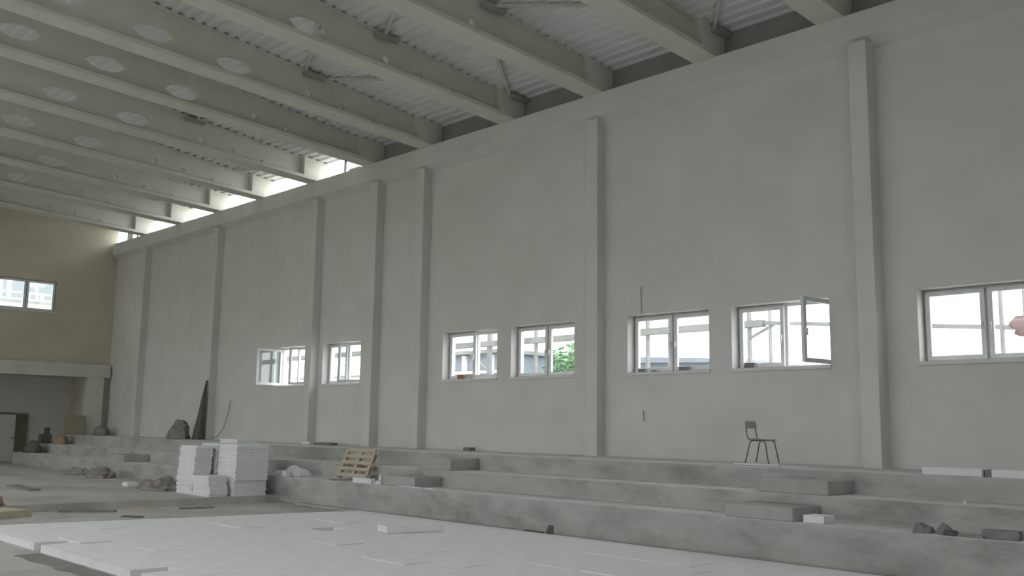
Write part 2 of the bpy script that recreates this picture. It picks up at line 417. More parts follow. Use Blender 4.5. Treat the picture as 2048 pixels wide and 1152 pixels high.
# ------------------------------------------------------------------ tribune
b = MB()
prof = [(Y3, 0), (Y3, Z3), (Y2, Z3), (Y2, Z2), (Y1, Z2), (Y1, Z1), (YW-.01, Z1), (YW-.01, 0)]
b.prism(prof, 'x', -39.1, XR-.01)
b.box(-19.0, XR-.01, Y3-.22, Y3+.01, 0, .05)
o = b.build('concrete_tribune', M['concrete'], bevel=.018)
o.data.materials.append(M['concrete_lit'])
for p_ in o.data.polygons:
    if p_.normal.z > .9 and p_.center.z > .3: p_.material_index = 1  # top faces get light painted into their colour
recenter(o, (-15, 13, 0))
tag(o, 'raw grey concrete tribune of three long steps along the white wall', 'seating tier')
def cblock(x0, x1, y0, y1, z0, z1, lab, g=None):
    o = MB().box(x0, x1, y0, y1, z0+.001, z1).build('concrete_step', M['concrete_step'], bevel=.012); recenter(o, (x0, y0, z0))
    tag(o, lab, 'step')
cblock(-7.91, -6.85, Y3+.02, Y2-.02, Z3, Z3+.185, 'low concrete step block on the bottom tribune step beside a white foam offcut')
cblock(-7.85, -6.75, Y2+.02, Y1-.02, Z2, Z2+.20, 'low concrete step block on the middle tribune step below the chair')
cblock(-16.15, -15.1, Y3+.09, Y2-.02, Z3, Z3+.19, 'low concrete step block on the bottom tribune step right of the pallet')
cblock(-15.92, -14.88, Y2+.02, Y1-.02, Z2, Z2+.23, 'low concrete step block on the middle tribune step above right of the pallet')
cblock(-30.2, -28.9, Y3+.02, Y2-.02, Z3, Z3+.2, 'low concrete step block far along the bottom tribune step left of the foam stacks')

# ------------------------------------------------------------------ windows
def rect_frame(mb, x0, x1, z0, z1, y0, y1, w, mat=None, wb=None):
    wb = wb or w
    mb.box(x0, x1, y0, y1, z0, z0+wb, mat); mb.box(x0, x1, y0, y1, z1-w, z1, mat)
    mb.box(x0, x0+w, y0, y1, z0+wb, z1-w, mat); mb.box(x1-w, x1, y0, y1, z0+wb, z1-w, mat)
def make_window(i, x0, x1, z0, z1, ang_l=0, ang_r=0, lab='', dep=.27):
    """two sashes in a white frame; local y=0 is the frame's inner face, +y is outside"""
    mb = MB(); W = x1-x0
    rect_frame(mb, 0, W, 0, z1-z0, 0, .07, .055)
    mb.box(W/2-.03, W/2+.03, 0, .07, .05, z1-z0-.05)
    fr = mb.build('window_%d' % i, M['pvc'], bevel=.004)
    fr.location = (x0, YW+.27, z0)
    struct(fr, lab)
    sill = MB().box(-.02, W+.02, -dep-.03, -dep, -.045, .015).box(0, W, -dep, .0, .0, .015).build('window_sill', M['sill'], fr, bevel=.003)
    sw = W/2-.055; sh = z1-z0-.07
    for side, ang in ((0, ang_l), (1, ang_r)):
        s = MB()
        if side == 0: X = (0, sw)
        else: X = (-sw, 0)
        rect_frame(s, X[0], X[1], 0, sh, -.03, .03, .075)
        so = s.build('window_sash', M['pvc'], fr, bevel=.004)
        so.location = ((.035 if side == 0 else W-.035), -.031, .035)
        so.rotation_euler.z = R(-ang) if side == 0 else R(ang)
        g = MB().box(X[0]+.07, X[1]-.07, -.004, .004, .07, sh-.07).build('pane', M['glass'], so)
        hx = X[1]-.04 if side == 0 else X[0]+.04
        MB().box(hx-.012, hx+.012, -.06, -.03, sh/2-.05, sh/2+.02).box(hx-.01, hx+.01, -.075, -.055, sh/2-.11, sh/2+.01).build('handle', M['pvc'], so)
    return fr
labs = ['window nearest the right edge', 'window with its right sash swung open above the chair', 'closed window left of the one above the chair',
        'closed window with the green tree behind', 'window with a brick on its sill and a half open sash', 'window just right of the brightly lit pilaster, one sash ajar',
        'window left of the brightly lit pilaster, both sashes open']
angs = [(0, 0), (0, 84), (0, 0), (0, 0), (0, 6), (0, 28), (92, 22)]
for i, ((a, c), l, (al, ar)) in enumerate(zip(WINS, labs, angs)):
    make_window(i+1, a, c, WZ0, WZ1, al, ar, l)
# end wall window (rotated 90 degrees)
w8 = make_window(8, 0, EW[1]-EW[0], EW[2], EW[3], 0, 0, 'high window in the end wall', .10)
w8.rotation_euler.z = R(90); w8.location = (XL-.1, EW[0], EW[2])

# ------------------------------------------------------------------ chair
def make_chair():
    t = empty('school_chair', (-8.73, 14.28, Z1+.034), R(4))
    # local: faces +x, width along y
    sz = .385
    def leg(x0, x1, y):  # tube from foot up to seat rail
        return MB().tube([(x1, y*1.12, .0), (x1+(x0-x1)*.45, y*1.07, sz*.45), (x0+.01*(1 if x1 < x0 else -1)*-1, y, sz-.05), (x0+(-.035 if x1 > x0 else .035), y, sz-.015), (x0+(-.06 if x1 > x0 else .06), y, sz-.012)], .010, 8)
    for y in (-.165, .165):
        leg(.13, .20, y).build('leg', M['steel'], t, smooth=True)
        leg(-.13, -.22, y).build('leg', M['steel'], t, smooth=True)
        MB().tube([(.10, y, sz-.012), (0, y, sz-.012), (-.12, y, sz-.012), (-.165, y, sz+.01), (-.19, y, sz+.07), (-.205, y*.98, sz+.17), (-.22, y*.95, sz+.29)], .010, 8).build('backrest_tube', M['steel'], t, smooth=True)
    # seat: thin curved plywood with rounded corners
    bm = bmesh.new(); nx, ny = 10, 8; grid = {}
    for i in range(nx+1):
        for j in range(ny+1):
            u = i/nx*2-1; v = j/ny*2-1
            hw = .185*(1-.10*max(0, -u)); x = .18*u; y = hw*v
            if abs(u) > .8: y *= 1-.25*((abs(u)-.8)/.2)**2
            z = sz+.006*v*v+.010*(u < -.6)*(abs(u)-.6)*3-.012*max(0, u-.6)/.4
            grid[i, j] = bm.verts.new((x, y, z))
    for i in range(nx):
        for j in range(ny): bm.faces.new((grid[i, j], grid[i+1, j], grid[i+1, j+1], grid[i, j+1]))
    me = bpy.data.meshes.new('seat'); bm.to_mesh(me); bm.free()
    o = link('seat', me, M['ply'], t, True); md = o.modifiers.new('t', 'SOLIDIFY'); md.thickness = .012; md.offset = 0
    bm = bmesh.new(); grid = {}
    for i in range(9):
        for j in range(7):
            v = i/8*2-1; w = j/6
            y = .185*v; z = sz+.185+.125*w
            if abs(v) > .85: z = z+(.5-w)*.03*((abs(v)-.85)/.15)
            x = -.208-.02*w-.012*(1-v*v)+.012
            grid[i, j] = bm.verts.new((x, y, z))
    for i in range(8):
        for j in range(6): bm.faces.new((grid[i, j], grid[i+1, j], grid[i+1, j+1], grid[i, j+1]))
    me = bpy.data.meshes.new('backrest'); bm.to_mesh(me); bm.free()
    o = link('backrest', me, M['ply'], t, True); md = o.modifiers.new('t', 'SOLIDIFY'); md.thickness = .012; md.offset = 0
    tag(t, 'small school chair with dark tube legs and brown plywood seat and back on the tribune', 'chair')
make_chair()

# ------------------------------------------------------------------ foam panels
def panel_mesh(w, d, h, seed=0, jag=0):
    bm = bmesh.new()
    MBt = MB(); MBt.bm.free(); MBt.bm = bm
    MBt.box(0, w, 0, d, 0, h)
    if jag:
        bmesh.ops.subdivide_edges(bm, edges=bm.edges[:], cuts=3, use_grid_fill=True)
        for v in bm.verts:
            k = noise.noise(v.co*7+Vector((seed*2.3, seed, 0)))*jag
            if v.co.x < .001 or v.co.x > w-.001: v.co.x += k
            if v.co.y < .001 or v.co.y > d-.001: v.co.y += k
    bmesh.ops.recalc_face_normals(bm, faces=bm.faces)
    me = bpy.data.meshes.new('foam_panel'); bm.to_mesh(me); bm.free()
    return me
# floor field
RW = .448; PL = .90; Y0F = 4.78; H = .10
fld = {}
def place_panel(x, y, w, d, lab, grp, mat='eps_dusty', z=0., h=H, rz=0.):
    key = (round(w, 2), round(d, 2), round(h, 3), mat)
    if key not in fld:
        me = panel_mesh(w, d, h); me.materials.append(M[mat]); fld[key] = me
    o = link('insulation_sheet', fld[key]); o.location = (x, y, z); o.rotation_euler.z = rz
    tag(o, lab, 'foam panel', grp)
    return o
random.seed(3)
FL = 'white foam insulation panel laid flat among others covering the floor'
FG = 'foam panels laid over the floor'
def far_x(y): return -17.12+.165*(y-5.1)
nrow = 15
for r in range(nrow):
    y = Y0F+r*RW
    if r == nrow-1: dd = 11.42-y
    else: dd = RW-.003
    x = far_x(y)+random.uniform(-.015, .015)
    first = True
    off = .45 if r % 2 else 0
    xs_ = []
    if r == 0:
        segs = [(-17.1, -16.3), (-16.295, -15.38), (-15.375, -14.44), (-14.16, -13.18), (-13.175, -12.2), (-12.195, -11.2), (-10.90, -10.0), (-9.99, -9.1), (-9.09, -8.2), (-8.19, -7.3), (-7.29, -6.4)]
    else:
        segs = []; xx = x; k = 0
        while xx < -1.2:
            w = PL-.003
            if k == 0 and off: w = PL/2
            segs.append((xx, xx+w)); gap = random.choice([.003, .003, .003, .003, .003, .003, .02])
            xx += w+gap; k += 1
    for k, (a, c) in enumerate(segs):
        # missing pieces leave the grey floor showing
        cx = (a+c)/2
        if r == 9 and -14.3 < cx < -13.4:
            c = a+.45
        if c > -4 and r > 12: pass
        lab = FL
        if r == 0: lab = 'white foam panel at the bright near edge of the floor covering'
        if r == nrow-1: lab = 'white foam panel at the edge of the floor covering along the tribune'
        elif k == 0 and r: lab = 'white foam panel at the far edge of the floor covering'
        grp = FG if lab == FL else {'n': 'foam panels at the near edge', 't': 'foam panels along the tribune', 'f': 'foam panels at the far edge'}['n' if r == 0 else ('t' if r == nrow-1 else 'f')]
        yo = random.choice([0, 0, 0, .004, -.002]); slit = random.random() < .10 and 0 < r < nrow-1
        d2 = dd
        place_panel(a, y, round(c-a, 2)-.001, round(d2, 3), lab, grp, z=.0, h=(random.choice([.108, .114]) if slit else .1))
# front rows right of the notches continue towards the viewer
for rr in range(1, 5):
    y = Y0F-rr*RW
    x = -10.9+rr*1.02
    k = 0
    while x < -2.2:
        place_panel(x, y, .893, RW-.003, 'white foam panel of the floor covering towards the viewer' if k else 'white foam panel stepping out at the near edge, bottom of the picture', 'foam panels nearest the viewer'); x += .9; k += 1
# loose panel lying on the field
o = place_panel(-12.88, 9.50, .45, .95, 'loose white foam panel lying on top of the covered floor', None, mat='eps', z=.106, h=.10, rz=R(-18))
if 'group' in o: del o['group']

# added thin strip that darkens the floor band along the near foam edge
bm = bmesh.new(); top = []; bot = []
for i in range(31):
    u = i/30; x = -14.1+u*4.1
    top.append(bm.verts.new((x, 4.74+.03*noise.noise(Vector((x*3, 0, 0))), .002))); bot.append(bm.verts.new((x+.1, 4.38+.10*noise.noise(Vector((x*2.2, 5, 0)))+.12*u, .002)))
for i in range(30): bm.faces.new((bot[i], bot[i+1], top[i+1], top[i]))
me = bpy.data.meshes.new('dark_floor_strip'); bm.to_mesh(me); bm.free()
o = link('dark_floor_strip', me, M['dark_strip']); md = o.modifiers.new('t', 'SOLIDIFY'); md.thickness = .004; md.offset = 1
tag(o, 'added dark grey strip on the floor along the near foam edge', 'dark_strip')
# foam stacks on the slab
SG = {}
def stack(x0, y0, w, d, z0, z1, t, where, grp, seed, amp=.02, lean=0):
    n = int(round((z1-z0)/t)); rnd = random.Random(seed); dx = dy = 0
    LEAN = lean
    meshes = []
    for s in range(3):
        me = panel_mesh(w, d, t-.002, seed*5+s, .012); me.materials.append(M['eps']); meshes.append(me)
    for k in range(n):
        if rnd.random() < .3: dx, dy = rnd.uniform(-amp, amp)*1.5, rnd.uniform(-amp, amp)
        o = link('foam_board', meshes[k % 3]); o.location = (x0+LEAN*k*t+dx+rnd.uniform(-.012, .012), y0+dy*.6+rnd.uniform(-.01, .01), z0+k*t)
        if k == n-1: lab, g = 'topmost board of %s' % where, None
        elif k == 0: lab, g = 'lowest board of %s' % where, None
        else: lab, g = 'white board within %s' % where, grp
        tag(o, lab, 'foam board', g)
T = .05
SZ = .152
stack(-21.90, 10.29, .80, .42, SZ, 1.252, T, 'the tall front left foam stack', 'boards of the tall front left stack', 1, lean=.14)
stack(-21.02, 10.27, .82, .43, SZ, .602, T, 'the short front foam stack', 'boards of the short front stack', 2)
stack(-20.90, 10.79, .85, .80, SZ, 1.302, T, 'the wide right hand foam stack', 'boards of the wide right stack', 3)
stack(-21.80, 10.80, .82, .40, SZ, 1.302, T, 'the foam stack hidden behind the tall front left one', 'boards of the rear left stack', 4, lean=.04)
stack(-21.84, 11.30, .86, .50, SZ, 1.402, T, 'the tallest foam stack at the very back', 'boards of the tallest rear stack', 5)

# ------------------------------------------------------------------ things on the tribune
def blk(name, x0, x1, y0, y1, z0, h, mat, lab, cat, rz=0, bevel=.004, grp=None, jag=0):
    w, d = x1-x0, y1-y0
    me = panel_mesh(w, d, h, x0, jag); o = link(name, me, M[mat]); o.location = (x0, y0, z0+.001); o.rotation_euler.z = R(rz)
    if bevel and not jag:
        md = o.modifiers.new('b', 'BEVEL'); md.width = bevel; md.segments = 2
    tag(o, lab, cat, grp)
    return o
blk('foam_board', -9.12, -8.28, 14.0, 14.62, Z1, .031, 'eps', 'white foam board lying under the school chair', 'foam board')
blk('foam_strip', -8.22, -7.72, 13.98, 14.2, Z1, .012, 'eps', 'thin white foam strip lying right of the chair', 'foam strip')
blk('foam_block', -5.78, -4.98, 13.57, 14.0, Z1, .10, 'eps', 'long white foam block on the top step at the right', 'foam block')
blk('foam_block', -4.86, -4.44, 13.57, 14.0, Z1, .10, 'eps', 'shorter white foam block nearest the right edge of the top step', 'foam block')
blk('grey_block', -4.965, -4.875, 13.62, 13.8, Z1, .095, 'grey_block', 'dark block wedged between the two white foam blocks', 'block')
blk('grey_block', -4.40, -4.22, 13.65, 13.85, Z1, .10, 'grey_block', 'dark block right of the white foam blocks', 'block')
blk('foam_block', -6.74, -6.44, 12.0, 12.3, Z3, .10, 'eps', 'small white foam block on the bottom step beside the concrete step block', 'foam block', rz=0)
blk('foam_offcut', -23.45, -23.08, 14.6, 14.8, Z1, .08, 'eps_dusty', 'small white foam offcut at the foot of a pilaster', 'foam offcut')
blk('grey_block', -22.85, -22.1, 14.6, 14.85, Z1, .07, 'grey_block', 'dark flat block lying by the wall right of the white offcut', 'block', rz=2)
blk('grey_block', -17.0, -16.8, 14.9, 15.1, Z1, .08, 'grey_block', 'lone dark brick at the wall foot in the middle of the top step', 'block')
# rubble on the bottom step at the right
def chunk(x, y, z, s, mat, lab, seed, cat='rubble', name='rubble_piece', grp=None):
    o = lump(name, M[mat], (x, y, z), s, .35, 2, 1.6, seed); o.rotation_euler.z = seed
    for p in o.data.polygons: p.use_smooth = False
    tag(o, lab, cat, grp); return o
chunk(-5.16, 12.05, Z3, (.30, .2, .12), 'grey_block', 'jagged dark rubble lump on the bottom step, left of the pair', 1)
chunk(-4.92, 12.1, Z3, (.24, .2, .12), 'grey_block', 'jagged dark rubble lump on the bottom step, right of the pair', 2)
chunk(-4.78, 12.0, Z3, (.16, .12, .07), 'dark', 'small dark rubble wedge beside the jagged lumps', 3)
blk('grey_board', -4.72, -4.42, 11.98, 12.08, Z3, .03, 'rubble', 'thin grey board scrap between the rubble and the dark slab', 'board scrap', jag=.01)
blk('grey_block', -4.45, -4.05, 12.02, 12.2, Z3, .10, 'grey_block', 'long dark slab on the bottom step near the right edge', 'block', rz=3)
# bits on the floor by the riser
o = MB().prism([(0, 0), (.17, 0), (.12, .16), (.04, .17)], 'y', 0, .02).build('broken_tile', M['dark']); o.location = (-11.18, 11.62, .052); o.rotation_euler = (R(-18), 0, R(4))
tag(o, 'small dark broken tile leaning against the lowest riser', 'tile')
blk('board_scrap', -11.75, -11.35, 11.69, 11.8, .05, .02, 'dark', 'thin dark scrap lying left of the leaning tile', 'scrap', rz=-4, jag=.01)
# pallet leaning on the steps
def make_pallet():
    P = Vector((-18.33, 12.40, Z3+.012)); L = .82; W = 1.14
    up_ = (Vector((-18.62, 12.85, 1.16))-P).normalized()
    xx = Vector((1, 0, 0)); nn = xx.cross(up_).normalized()
    # boards run level (x) while the uprights slant, so the pallet stands skewed on its corner
    def Q(a, b, c): return tuple(P + xx*a + up_*b + nn*c)
    t = empty('wooden_pallet', P)
    def part(name, a0, a1, b0, b1, c0, c1):
        o = MB().hexa([Q(a0, b0, c0), Q(a1, b0, c0), Q(a1, b1, c0), Q(a0, b1, c0), Q(a0, b0, c1), Q(a1, b0, c1), Q(a1, b1, c1), Q(a0, b1, c1)]).build(name, M['pallet'], t, bevel=.003)
        o.data.transform(Matrix.Translation(-P)); return o
    for k in range(5):
        yy = k*(L-.095)/4
        part('deck_board', 0, W, yy, yy+.095, .092, .11)
    for k in range(3):
        a = k*(W-.1)/2
        part('stringer_board', a, a+.1, 0, L, .074, .092)
        for yy in (0, L/2-.06, L-.12): part('spacer_block', a, a+.1, yy, yy+.12, .018, .074)
        part('bottom_board', a, a+.1, 0, L, .0, .018)
    tag(t, 'pale wooden pallet leaning back against the tribune steps', 'pallet')
make_pallet()
blk('foam_block', -17.15, -16.50, 11.95, 12.05, Z3, .10, 'eps', 'short white foam bar lying in front of the pallet', 'foam block', rz=1)
o = lump('plastic_bag', M['film'], (-16.32, 12.04, Z3), (.28, .2, .09), .3, 3, 2.2, 5); tag(o, 'crumpled grey white plastic bag at the end of the foam bar', 'plastic bag')
kn = lump('bag_knot', M['film'], (0, .04, .06), (.13, .12, .15), .5, 3, 2.5, 8, parent=o); kn['label'] = 'white twisted knot of the bag'
o = MB().bar((0, 0, 0), (.66, .03, .02), .02, .015).build('wooden_stick', M['dark']); o.location = (-17.95, 11.93, Z3+.015)
tag(o, 'thin dark stick lying left of the foam bar', 'stick')
o = MB().bar((0, 0, 0), (.75, .02, 0), .04, .014).build('foam_strip', M['eps']); o.location = (-15.55, 11.96, Z3+.009); tag(o, 'long thin white strip on the front edge of the bottom step', 'foam strip')
o = MB().bar((0, 0, 0), (.26, -.03, 0), .05, .018).build('foam_strip', M['eps']); o.location = (-14.76, 12.0, Z3+.011); tag(o, 'short white scrap at the end of the long thin strip', 'foam strip')
# plastic film and cup at the left
bm = bmesh.new(); nx, ny = 36, 14; g = {}
for i in range(nx+1):
    for j in range(ny+1):
        u = i/nx; v = j/ny
        prof_ = .10+.10*math.exp(-((u-.55)/.09)**2)+.07*(1-math.exp(-(max(0, u-.4)/.15)**2))*(u < .97)
        z = prof_*math.sin(math.pi*min(1, max(0, v)))**.5*min(1, u*6+.4)*min(1, (1-u)*16)+.015*noise.noise(Vector((u*14, v*5, 1)))
        g[i, j] = bm.verts.new((u*1.32+.03*noise.noise(Vector((u*5, v*3, 4))), v*.42, max(0, z)))
for i in range(nx):
    for j in range(ny): bm.faces.new((g[i, j], g[i+1, j], g[i+1, j+1], g[i, j+1]))
me = bpy.data.meshes.new('plastic_sheet'); bm.to_mesh(me); bm.free()
o = link('plastic_sheet', me, M['film'], None, True); o.location = (-20.75, 12.05, Z3+.003)
md = o.modifiers.new('t', 'SOLIDIFY'); md.thickness = .003
tag(o, 'crumpled white plastic sheet heaped on the bottom step right of the foam stacks', 'plastic sheet')
blk('foam_cube', -19.93, -19.74, 11.91, 12.03, Z3, .11, 'eps', 'small white foam cube in front of the crumpled plastic sheet', 'foam cube')

# dark leaning boards, sack and cable by the far pilaster
o = MB().hexa([(-29.95-.52, 14.75, Z1), (-29.95, 14.72, Z1), (-29.95, 14.86, Z1), (-29.95-.5, 14.9, Z1), (-30.07, 14.94, 3.12), (-30.03, 14.93, 3.16), (-30.03, 15.0, 3.16), (-30.07, 15.0, 3.12)]).build('folded_tarpaulin', M['dark'], bevel=.02)
bmm = bmesh.new(); bmm.from_mesh(o.data); bmesh.ops.subdivide_edges(bmm, edges=bmm.edges[:], cuts=9, use_grid_fill=True)
for v in bmm.verts:
    v.co += Vector((noise.noise(v.co*3), .35*noise.noise(v.co*4+Vector((3, 0, 0))), 0))*.05*min(1, max(0, (3.1-v.co.z)))*(v.co.z > Z1+.01)
bmm.to_mesh(o.data); bmm.free(); recenter(o, (-30.3, 14.8, Z1))
tag(o, 'tall dark folded tarpaulin tapering to a point against the far pilaster', 'tarpaulin')
o = lump('cement_sack', M['sack'], (-30.95, 14.55, Z1), (1.05, .6, .60), .3, 4, 1.6, 11); tag(o, 'crumpled dark grey sack slumped left of the tall tarpaulin', 'sack')
lump('sack_fold', M['sack'], (.28, -.03, .24), (.30, .4, .34), .35, 3, 2, 3, flat=False, parent=o)
o = MB().tube([(-29.55, 15.02, Z1+.02), (-29.3, 15.08, 1.35), (-29.08, 15.15, 1.6), (-29.0, 15.2, 1.9), (-28.98, 15.26, 2.2), (-28.97, 15.285, 2.5)], .010, 6).build('loose_cable', M['cable'], smooth=True); recenter(o, (-29.4, 15.1, Z1)); tag(o, 'thin dark cable curving up the wall by the tarpaulin', 'cable')
o = MB().tube([(-12.05, 15.27, 4.08), (-12.06, 15.28, 4.4), (-12.06, 15.27, 4.58), (-12.02, 15.24, 4.64)], .006, 6).build('wire_end', M['cable'], smooth=True); recenter(o, (-12.05, 15.27, 4.1)); tag(o, 'thin wire sticking up the wall above a window corner', 'wire')
o = MB().tube([(-12.03, 15.31, 2.16), (-12.02, 15.29, 2.12), (-11.99, 15.26, 2.05), (-11.93, 15.2, 2.0), (-11.94, 15.18, 1.93)], .007, 6).build('wire_end', M['cable'], smooth=True); recenter(o, (-12.0, 15.27, 2.05)); tag(o, 'short wire poking out of the wall below a window', 'wire')
# things on window sills
def sillblk(x0, x1, h, mat, lab, y=15.33, d=.09):
    blk('brick', x0, x1, y, y+d, WZ0+.02, h, mat, lab, 'brick')
sillblk(-17.76, -17.50, .10, 'brick', 'red brick on a window sill')
sillblk(-17.42, -17.30, .10, 'outer', 'pale lump beside the red brick on the sill')
sillblk(-12.18, -12.0, .06, 'grey_block', 'small dark stone at the left end of a window sill')
sillblk(-11.86, -11.72, .03, 'grey_block', 'flat dark scrap on the same sill as the small dark stone')
sillblk(-11.18, -10.93, .07, 'grey_block', 'dark brick at the middle of the closed window sill')
sillblk(-9.72, -9.50, .09, 'grey_block', 'dark brick on the sill of the open window above the chair')

# ------------------------------------------------------------------ clutter on the slab and floor at the left
blk('foam_offcut', -24.75, -24.35, 10.2, 10.45, SZ, .10, 'eps', 'white foam offcut lying alone on the slab left of the stacks', 'foam offcut', rz=-5)
blk('grey_block', -24.25, -24.05, 10.6, 10.75, SZ, .05, 'grey_block', 'small dark scrap beside the lone foam offcut', 'block')
o = lump('dirt_pile', M['rubble'], (-22.95, 10.45, SZ-.01), (1.4, .9, .26), .5, 4, 2.2, 21); tag(o, 'brown pile of dirt and rubble at the left foot of the foam stacks', 'dirt pile')
o = lump('dirt_pile', M['rubble'], (-28.6, 11.15, SZ-.01), (1.2, .7, .24), .5, 4, 2.2, 22); tag(o, 'dark heap of dirt at the foot of the far tribune', 'dirt pile')
o = lump('dirt_pile', M['rubble'], (-30.8, 11.3, SZ-.01), (1.6, .6, .20), .5, 4, 2.0, 23); tag(o, 'low dark heap of dirt furthest along the tribune foot', 'dirt pile')
blk('wooden_board', -26.0, -24.0, 7.85, 8.1, SZ, .04, 'sack', 'dark board lying on the slab near the left edge', 'board', rz=-3, jag=.02)
blk('wooden_board', -19.95, -18.9, 7.0, 7.18, .0, .035, 'sack', 'weathered board lying below the slab edge', 'board', rz=58, jag=.01)
blk('wooden_board', -20.15, -19.4, 8.3, 8.5, .0, .03, 'pallet', 'pale flat board lying at the slab edge', 'board', rz=70, jag=.01)
blk('wooden_board', -19.3, -18.6, 9.2, 9.32, .0, .03, 'rubble', 'narrow grey board on the floor below the foam stacks', 'board', rz=82, jag=.01)
blk('mortar_scrap', -18.4, -18.0, 7.6, 7.75, .0, .02, 'dark', 'thin dark scrap on the floor beyond the foam covering', 'scrap', rz=30, jag=.01)
# crate and sack cut by the left edge
t = empty('paper_sack', (-20.6, 5.75, SZ))
lump('sack_body', M['orange'], (0, 0, 0), (.85, .8, .34), .25, 4, 1.6, 31, parent=t).rotation_euler.z = .4
s2 = lump('sack_top', M['film'], (-.45, -.1, .22), (.5, .5, .3), .3, 3, 2, 32, parent=t); s2['label'] = 'white top of the sack'
tag(t, 'rusty orange sack with a white top at the left edge', 'sack')
blk('wooden_crate', -19.9, -19.1, 5.4, 6.1, .0, .13, 'pallet', 'pale wooden crate lid on the floor at the left edge', 'crate', rz=20, jag=.02)
# things in front of the portal
o = lump('rubble_sack', M['dark'], (-37.9, 12.22, Z3), (1.1, .5, .45), .35, 3, 1.8, 41); tag(o, 'dark rubble sack in front of the portal', 'sack')
o = lump('rubble_sack', M['orange'], (-37.6, 13.08, Z2), (.8, .55, .34), .35, 3, 1.8, 42); tag(o, 'rusty orange sack right of the dark sack at the portal', 'sack')
blk('ochre_board', -38.75, -38.68, 13.56, 14.3, Z1, .75, 'ochre', 'dull ochre board standing in the right side of the portal', 'board')
o = MB().box(-38.95, -38.6, 12.72, 13.1, Z2+.002, 1.25).box(-38.95, -38.85, 12.9, 13.1, 1.25, 1.5).build('dark_crate', M['dark'], bevel=.02); recenter(o, (-38.5, 12.7, Z3)); tag(o, 'dark crate shaped heap standing before the recess', 'crate')
o.location.y -= .0
o = lump('rubble_heap', M['rubble'], (-38.1, 14.75, Z1), (.9, .55, .36), .4, 3, 1.8, 44); tag(o, 'grey brown rubble heap at the foot of the portal column', 'rubble heap')
# small white scraps
for x, y, z, s, lab in ((-9.35, 13.3, Z2, .03, 'tiny white foam crumb on the middle step left below the chair'), (-6.1, 12.75, Z2, .03, 'tiny white crumb on the middle step edge near the white block'),
                     (-5.0, 13.0, Z2, .05, 'small pale crumb on the middle step towards the right edge'), (-11.2, 12.15, Z3+.0, .03, 'tiny white crumb on the bottom step in the middle'),
                     (-33.2, 11.5, SZ, .07, 'white scrap lying far back on the slab near the portal'), (-27.5, 11.0, SZ, .06, 'white scrap on the slab in front of the far tribune'),
                     (-18.6, 11.1, .0, .04, 'small white scrap on the floor at the slab corner')):
    o = lump('foam_crumb', M['eps'], (x, y, z), (s, s, s*.7), .3, 1, 2, x); tag(o, lab, 'foam crumb')

# ------------------------------------------------------------------ outside
b = MB(); b.box(-160, 60, 15.8, 90, -.5, -.1); struct(b.build('ground_back', M['ground']), 'bare ground outside the long wall')
b = MB(); b.box(-160, 60, -90, YF-.4, -.5, -.1); struct(b.build('ground_front', M['ground']), 'bare ground outside the opposite wall')
b = MB(); b.box(-160, -44.1, YF-.4, 15.8, -.5, -.1); struct(b.build('ground_left', M['ground']), 'bare ground beyond the end wall')
# timber and concrete frame standing outside the windows
t = empty('scaffold_frame', (-16, 18.5, -.1))
def prt(name, mb, mat, par):
    o = mb.build(name, M[mat], par); o.data.transform(Matrix.Translation(-par.location)); return o
prt('rail_beam', MB().box(-34, -11.2, 18.4, 18.6, 4.04, 4.19), 'scaffold', t)
prt('rail_beam', MB().bar((-11.7, 18.5, 4.16), (-1.0, 18.5, 3.28), .08, .08), 'scaffold', t)
for x, w in ((-31.5, .1), (-29.4, .1), (-27.1, .1), (-24.6, .1), (-20.05, .13), (-18.2, .06), (-16.2, .07), (-14.4, .06), (-13.75, .03), (-11.57, .06), (-11.05, .03), (-8.6, .05), (-6.3, .05), (-5.9, .03), (-3.4, .08)):
    prt('post', MB().box(x-w/2, x+w/2, 18.45, 18.55, -.1, 4.9), 'scaffold', t)
for a, c in (((-16.2, 18.5, 3.85), (-15.9, 18.5, 4.05)), ((-20.05, 18.5, 3.3), (-20.9, 18.5, 3.9)), ((-11.57, 18.5, 3.8), (-10.9, 18.5, 4.1))):
    prt('strut', MB().bar(a, c, .05, .05), 'scaffold', t)
bn = lump('red_bundle', M['redleaf'], (-5.70+16, 0, 3.74+.1), (.9, .2, .20), .5, 3, 2.5, 51, flat=False, parent=t); bn['label'] = 'reddish bundle tied to the rail'
tag(t, 'grey frame of posts and rails standing outside the windows', 'scaffold')
# low building and shed
t = empty('clad_building', (-28, 25, -.1))
prt('wall', MB().box(-33, -25.4, 24, 28, -.1, 4.45), 'cladding', t)
prt('roof', MB().box(-33.2, -25.2, 23.8, 28.2, 4.45, 4.58), 'scaffold', t)
for x in (-31, -29.2, -27.4, -25.9): prt('downpipe', MB().box(x, x+.16, 23.86, 24, -.1, 4.4), 'outside_white', t)
prt('band', MB().box(-33, -25.4, 23.95, 24, 3.72, 3.82), 'outside_white', t)
tag(t, 'grey blue clad building seen through the far windows', 'building')
t = empty('small_shed', (-17.5, 25, -.1))
prt('wall', MB().box(-19.4, -15.4, 24, 27, -.1, 3.85), 'cladding', t)
prt('roof', MB().hexa([(-19.6, 23.8, 3.85), (-15.2, 23.8, 3.72), (-15.2, 27.2, 3.72), (-19.6, 27.2, 3.85), (-19.6, 23.8, 4.05), (-15.2, 23.8, 3.82), (-15.2, 27.2, 3.82), (-19.6, 27.2, 4.05)]), 'cladding', t)
tag(t, 'pale blue grey shed roof seen through the middle window', 'shed')
t = empty('white_house', (-41, 33, -.1))
prt('wall', MB().box(-52, -35, 32, 38, -.1, 4.5), 'outside_white', t)
prt('roof', MB().prism([(31.5, 4.5), (38.5, 4.5), (35, 5.3)], 'x', -52.5, -34.5), 'scaffold', t)
tag(t, 'white house seen through the two open windows at the far end', 'building')
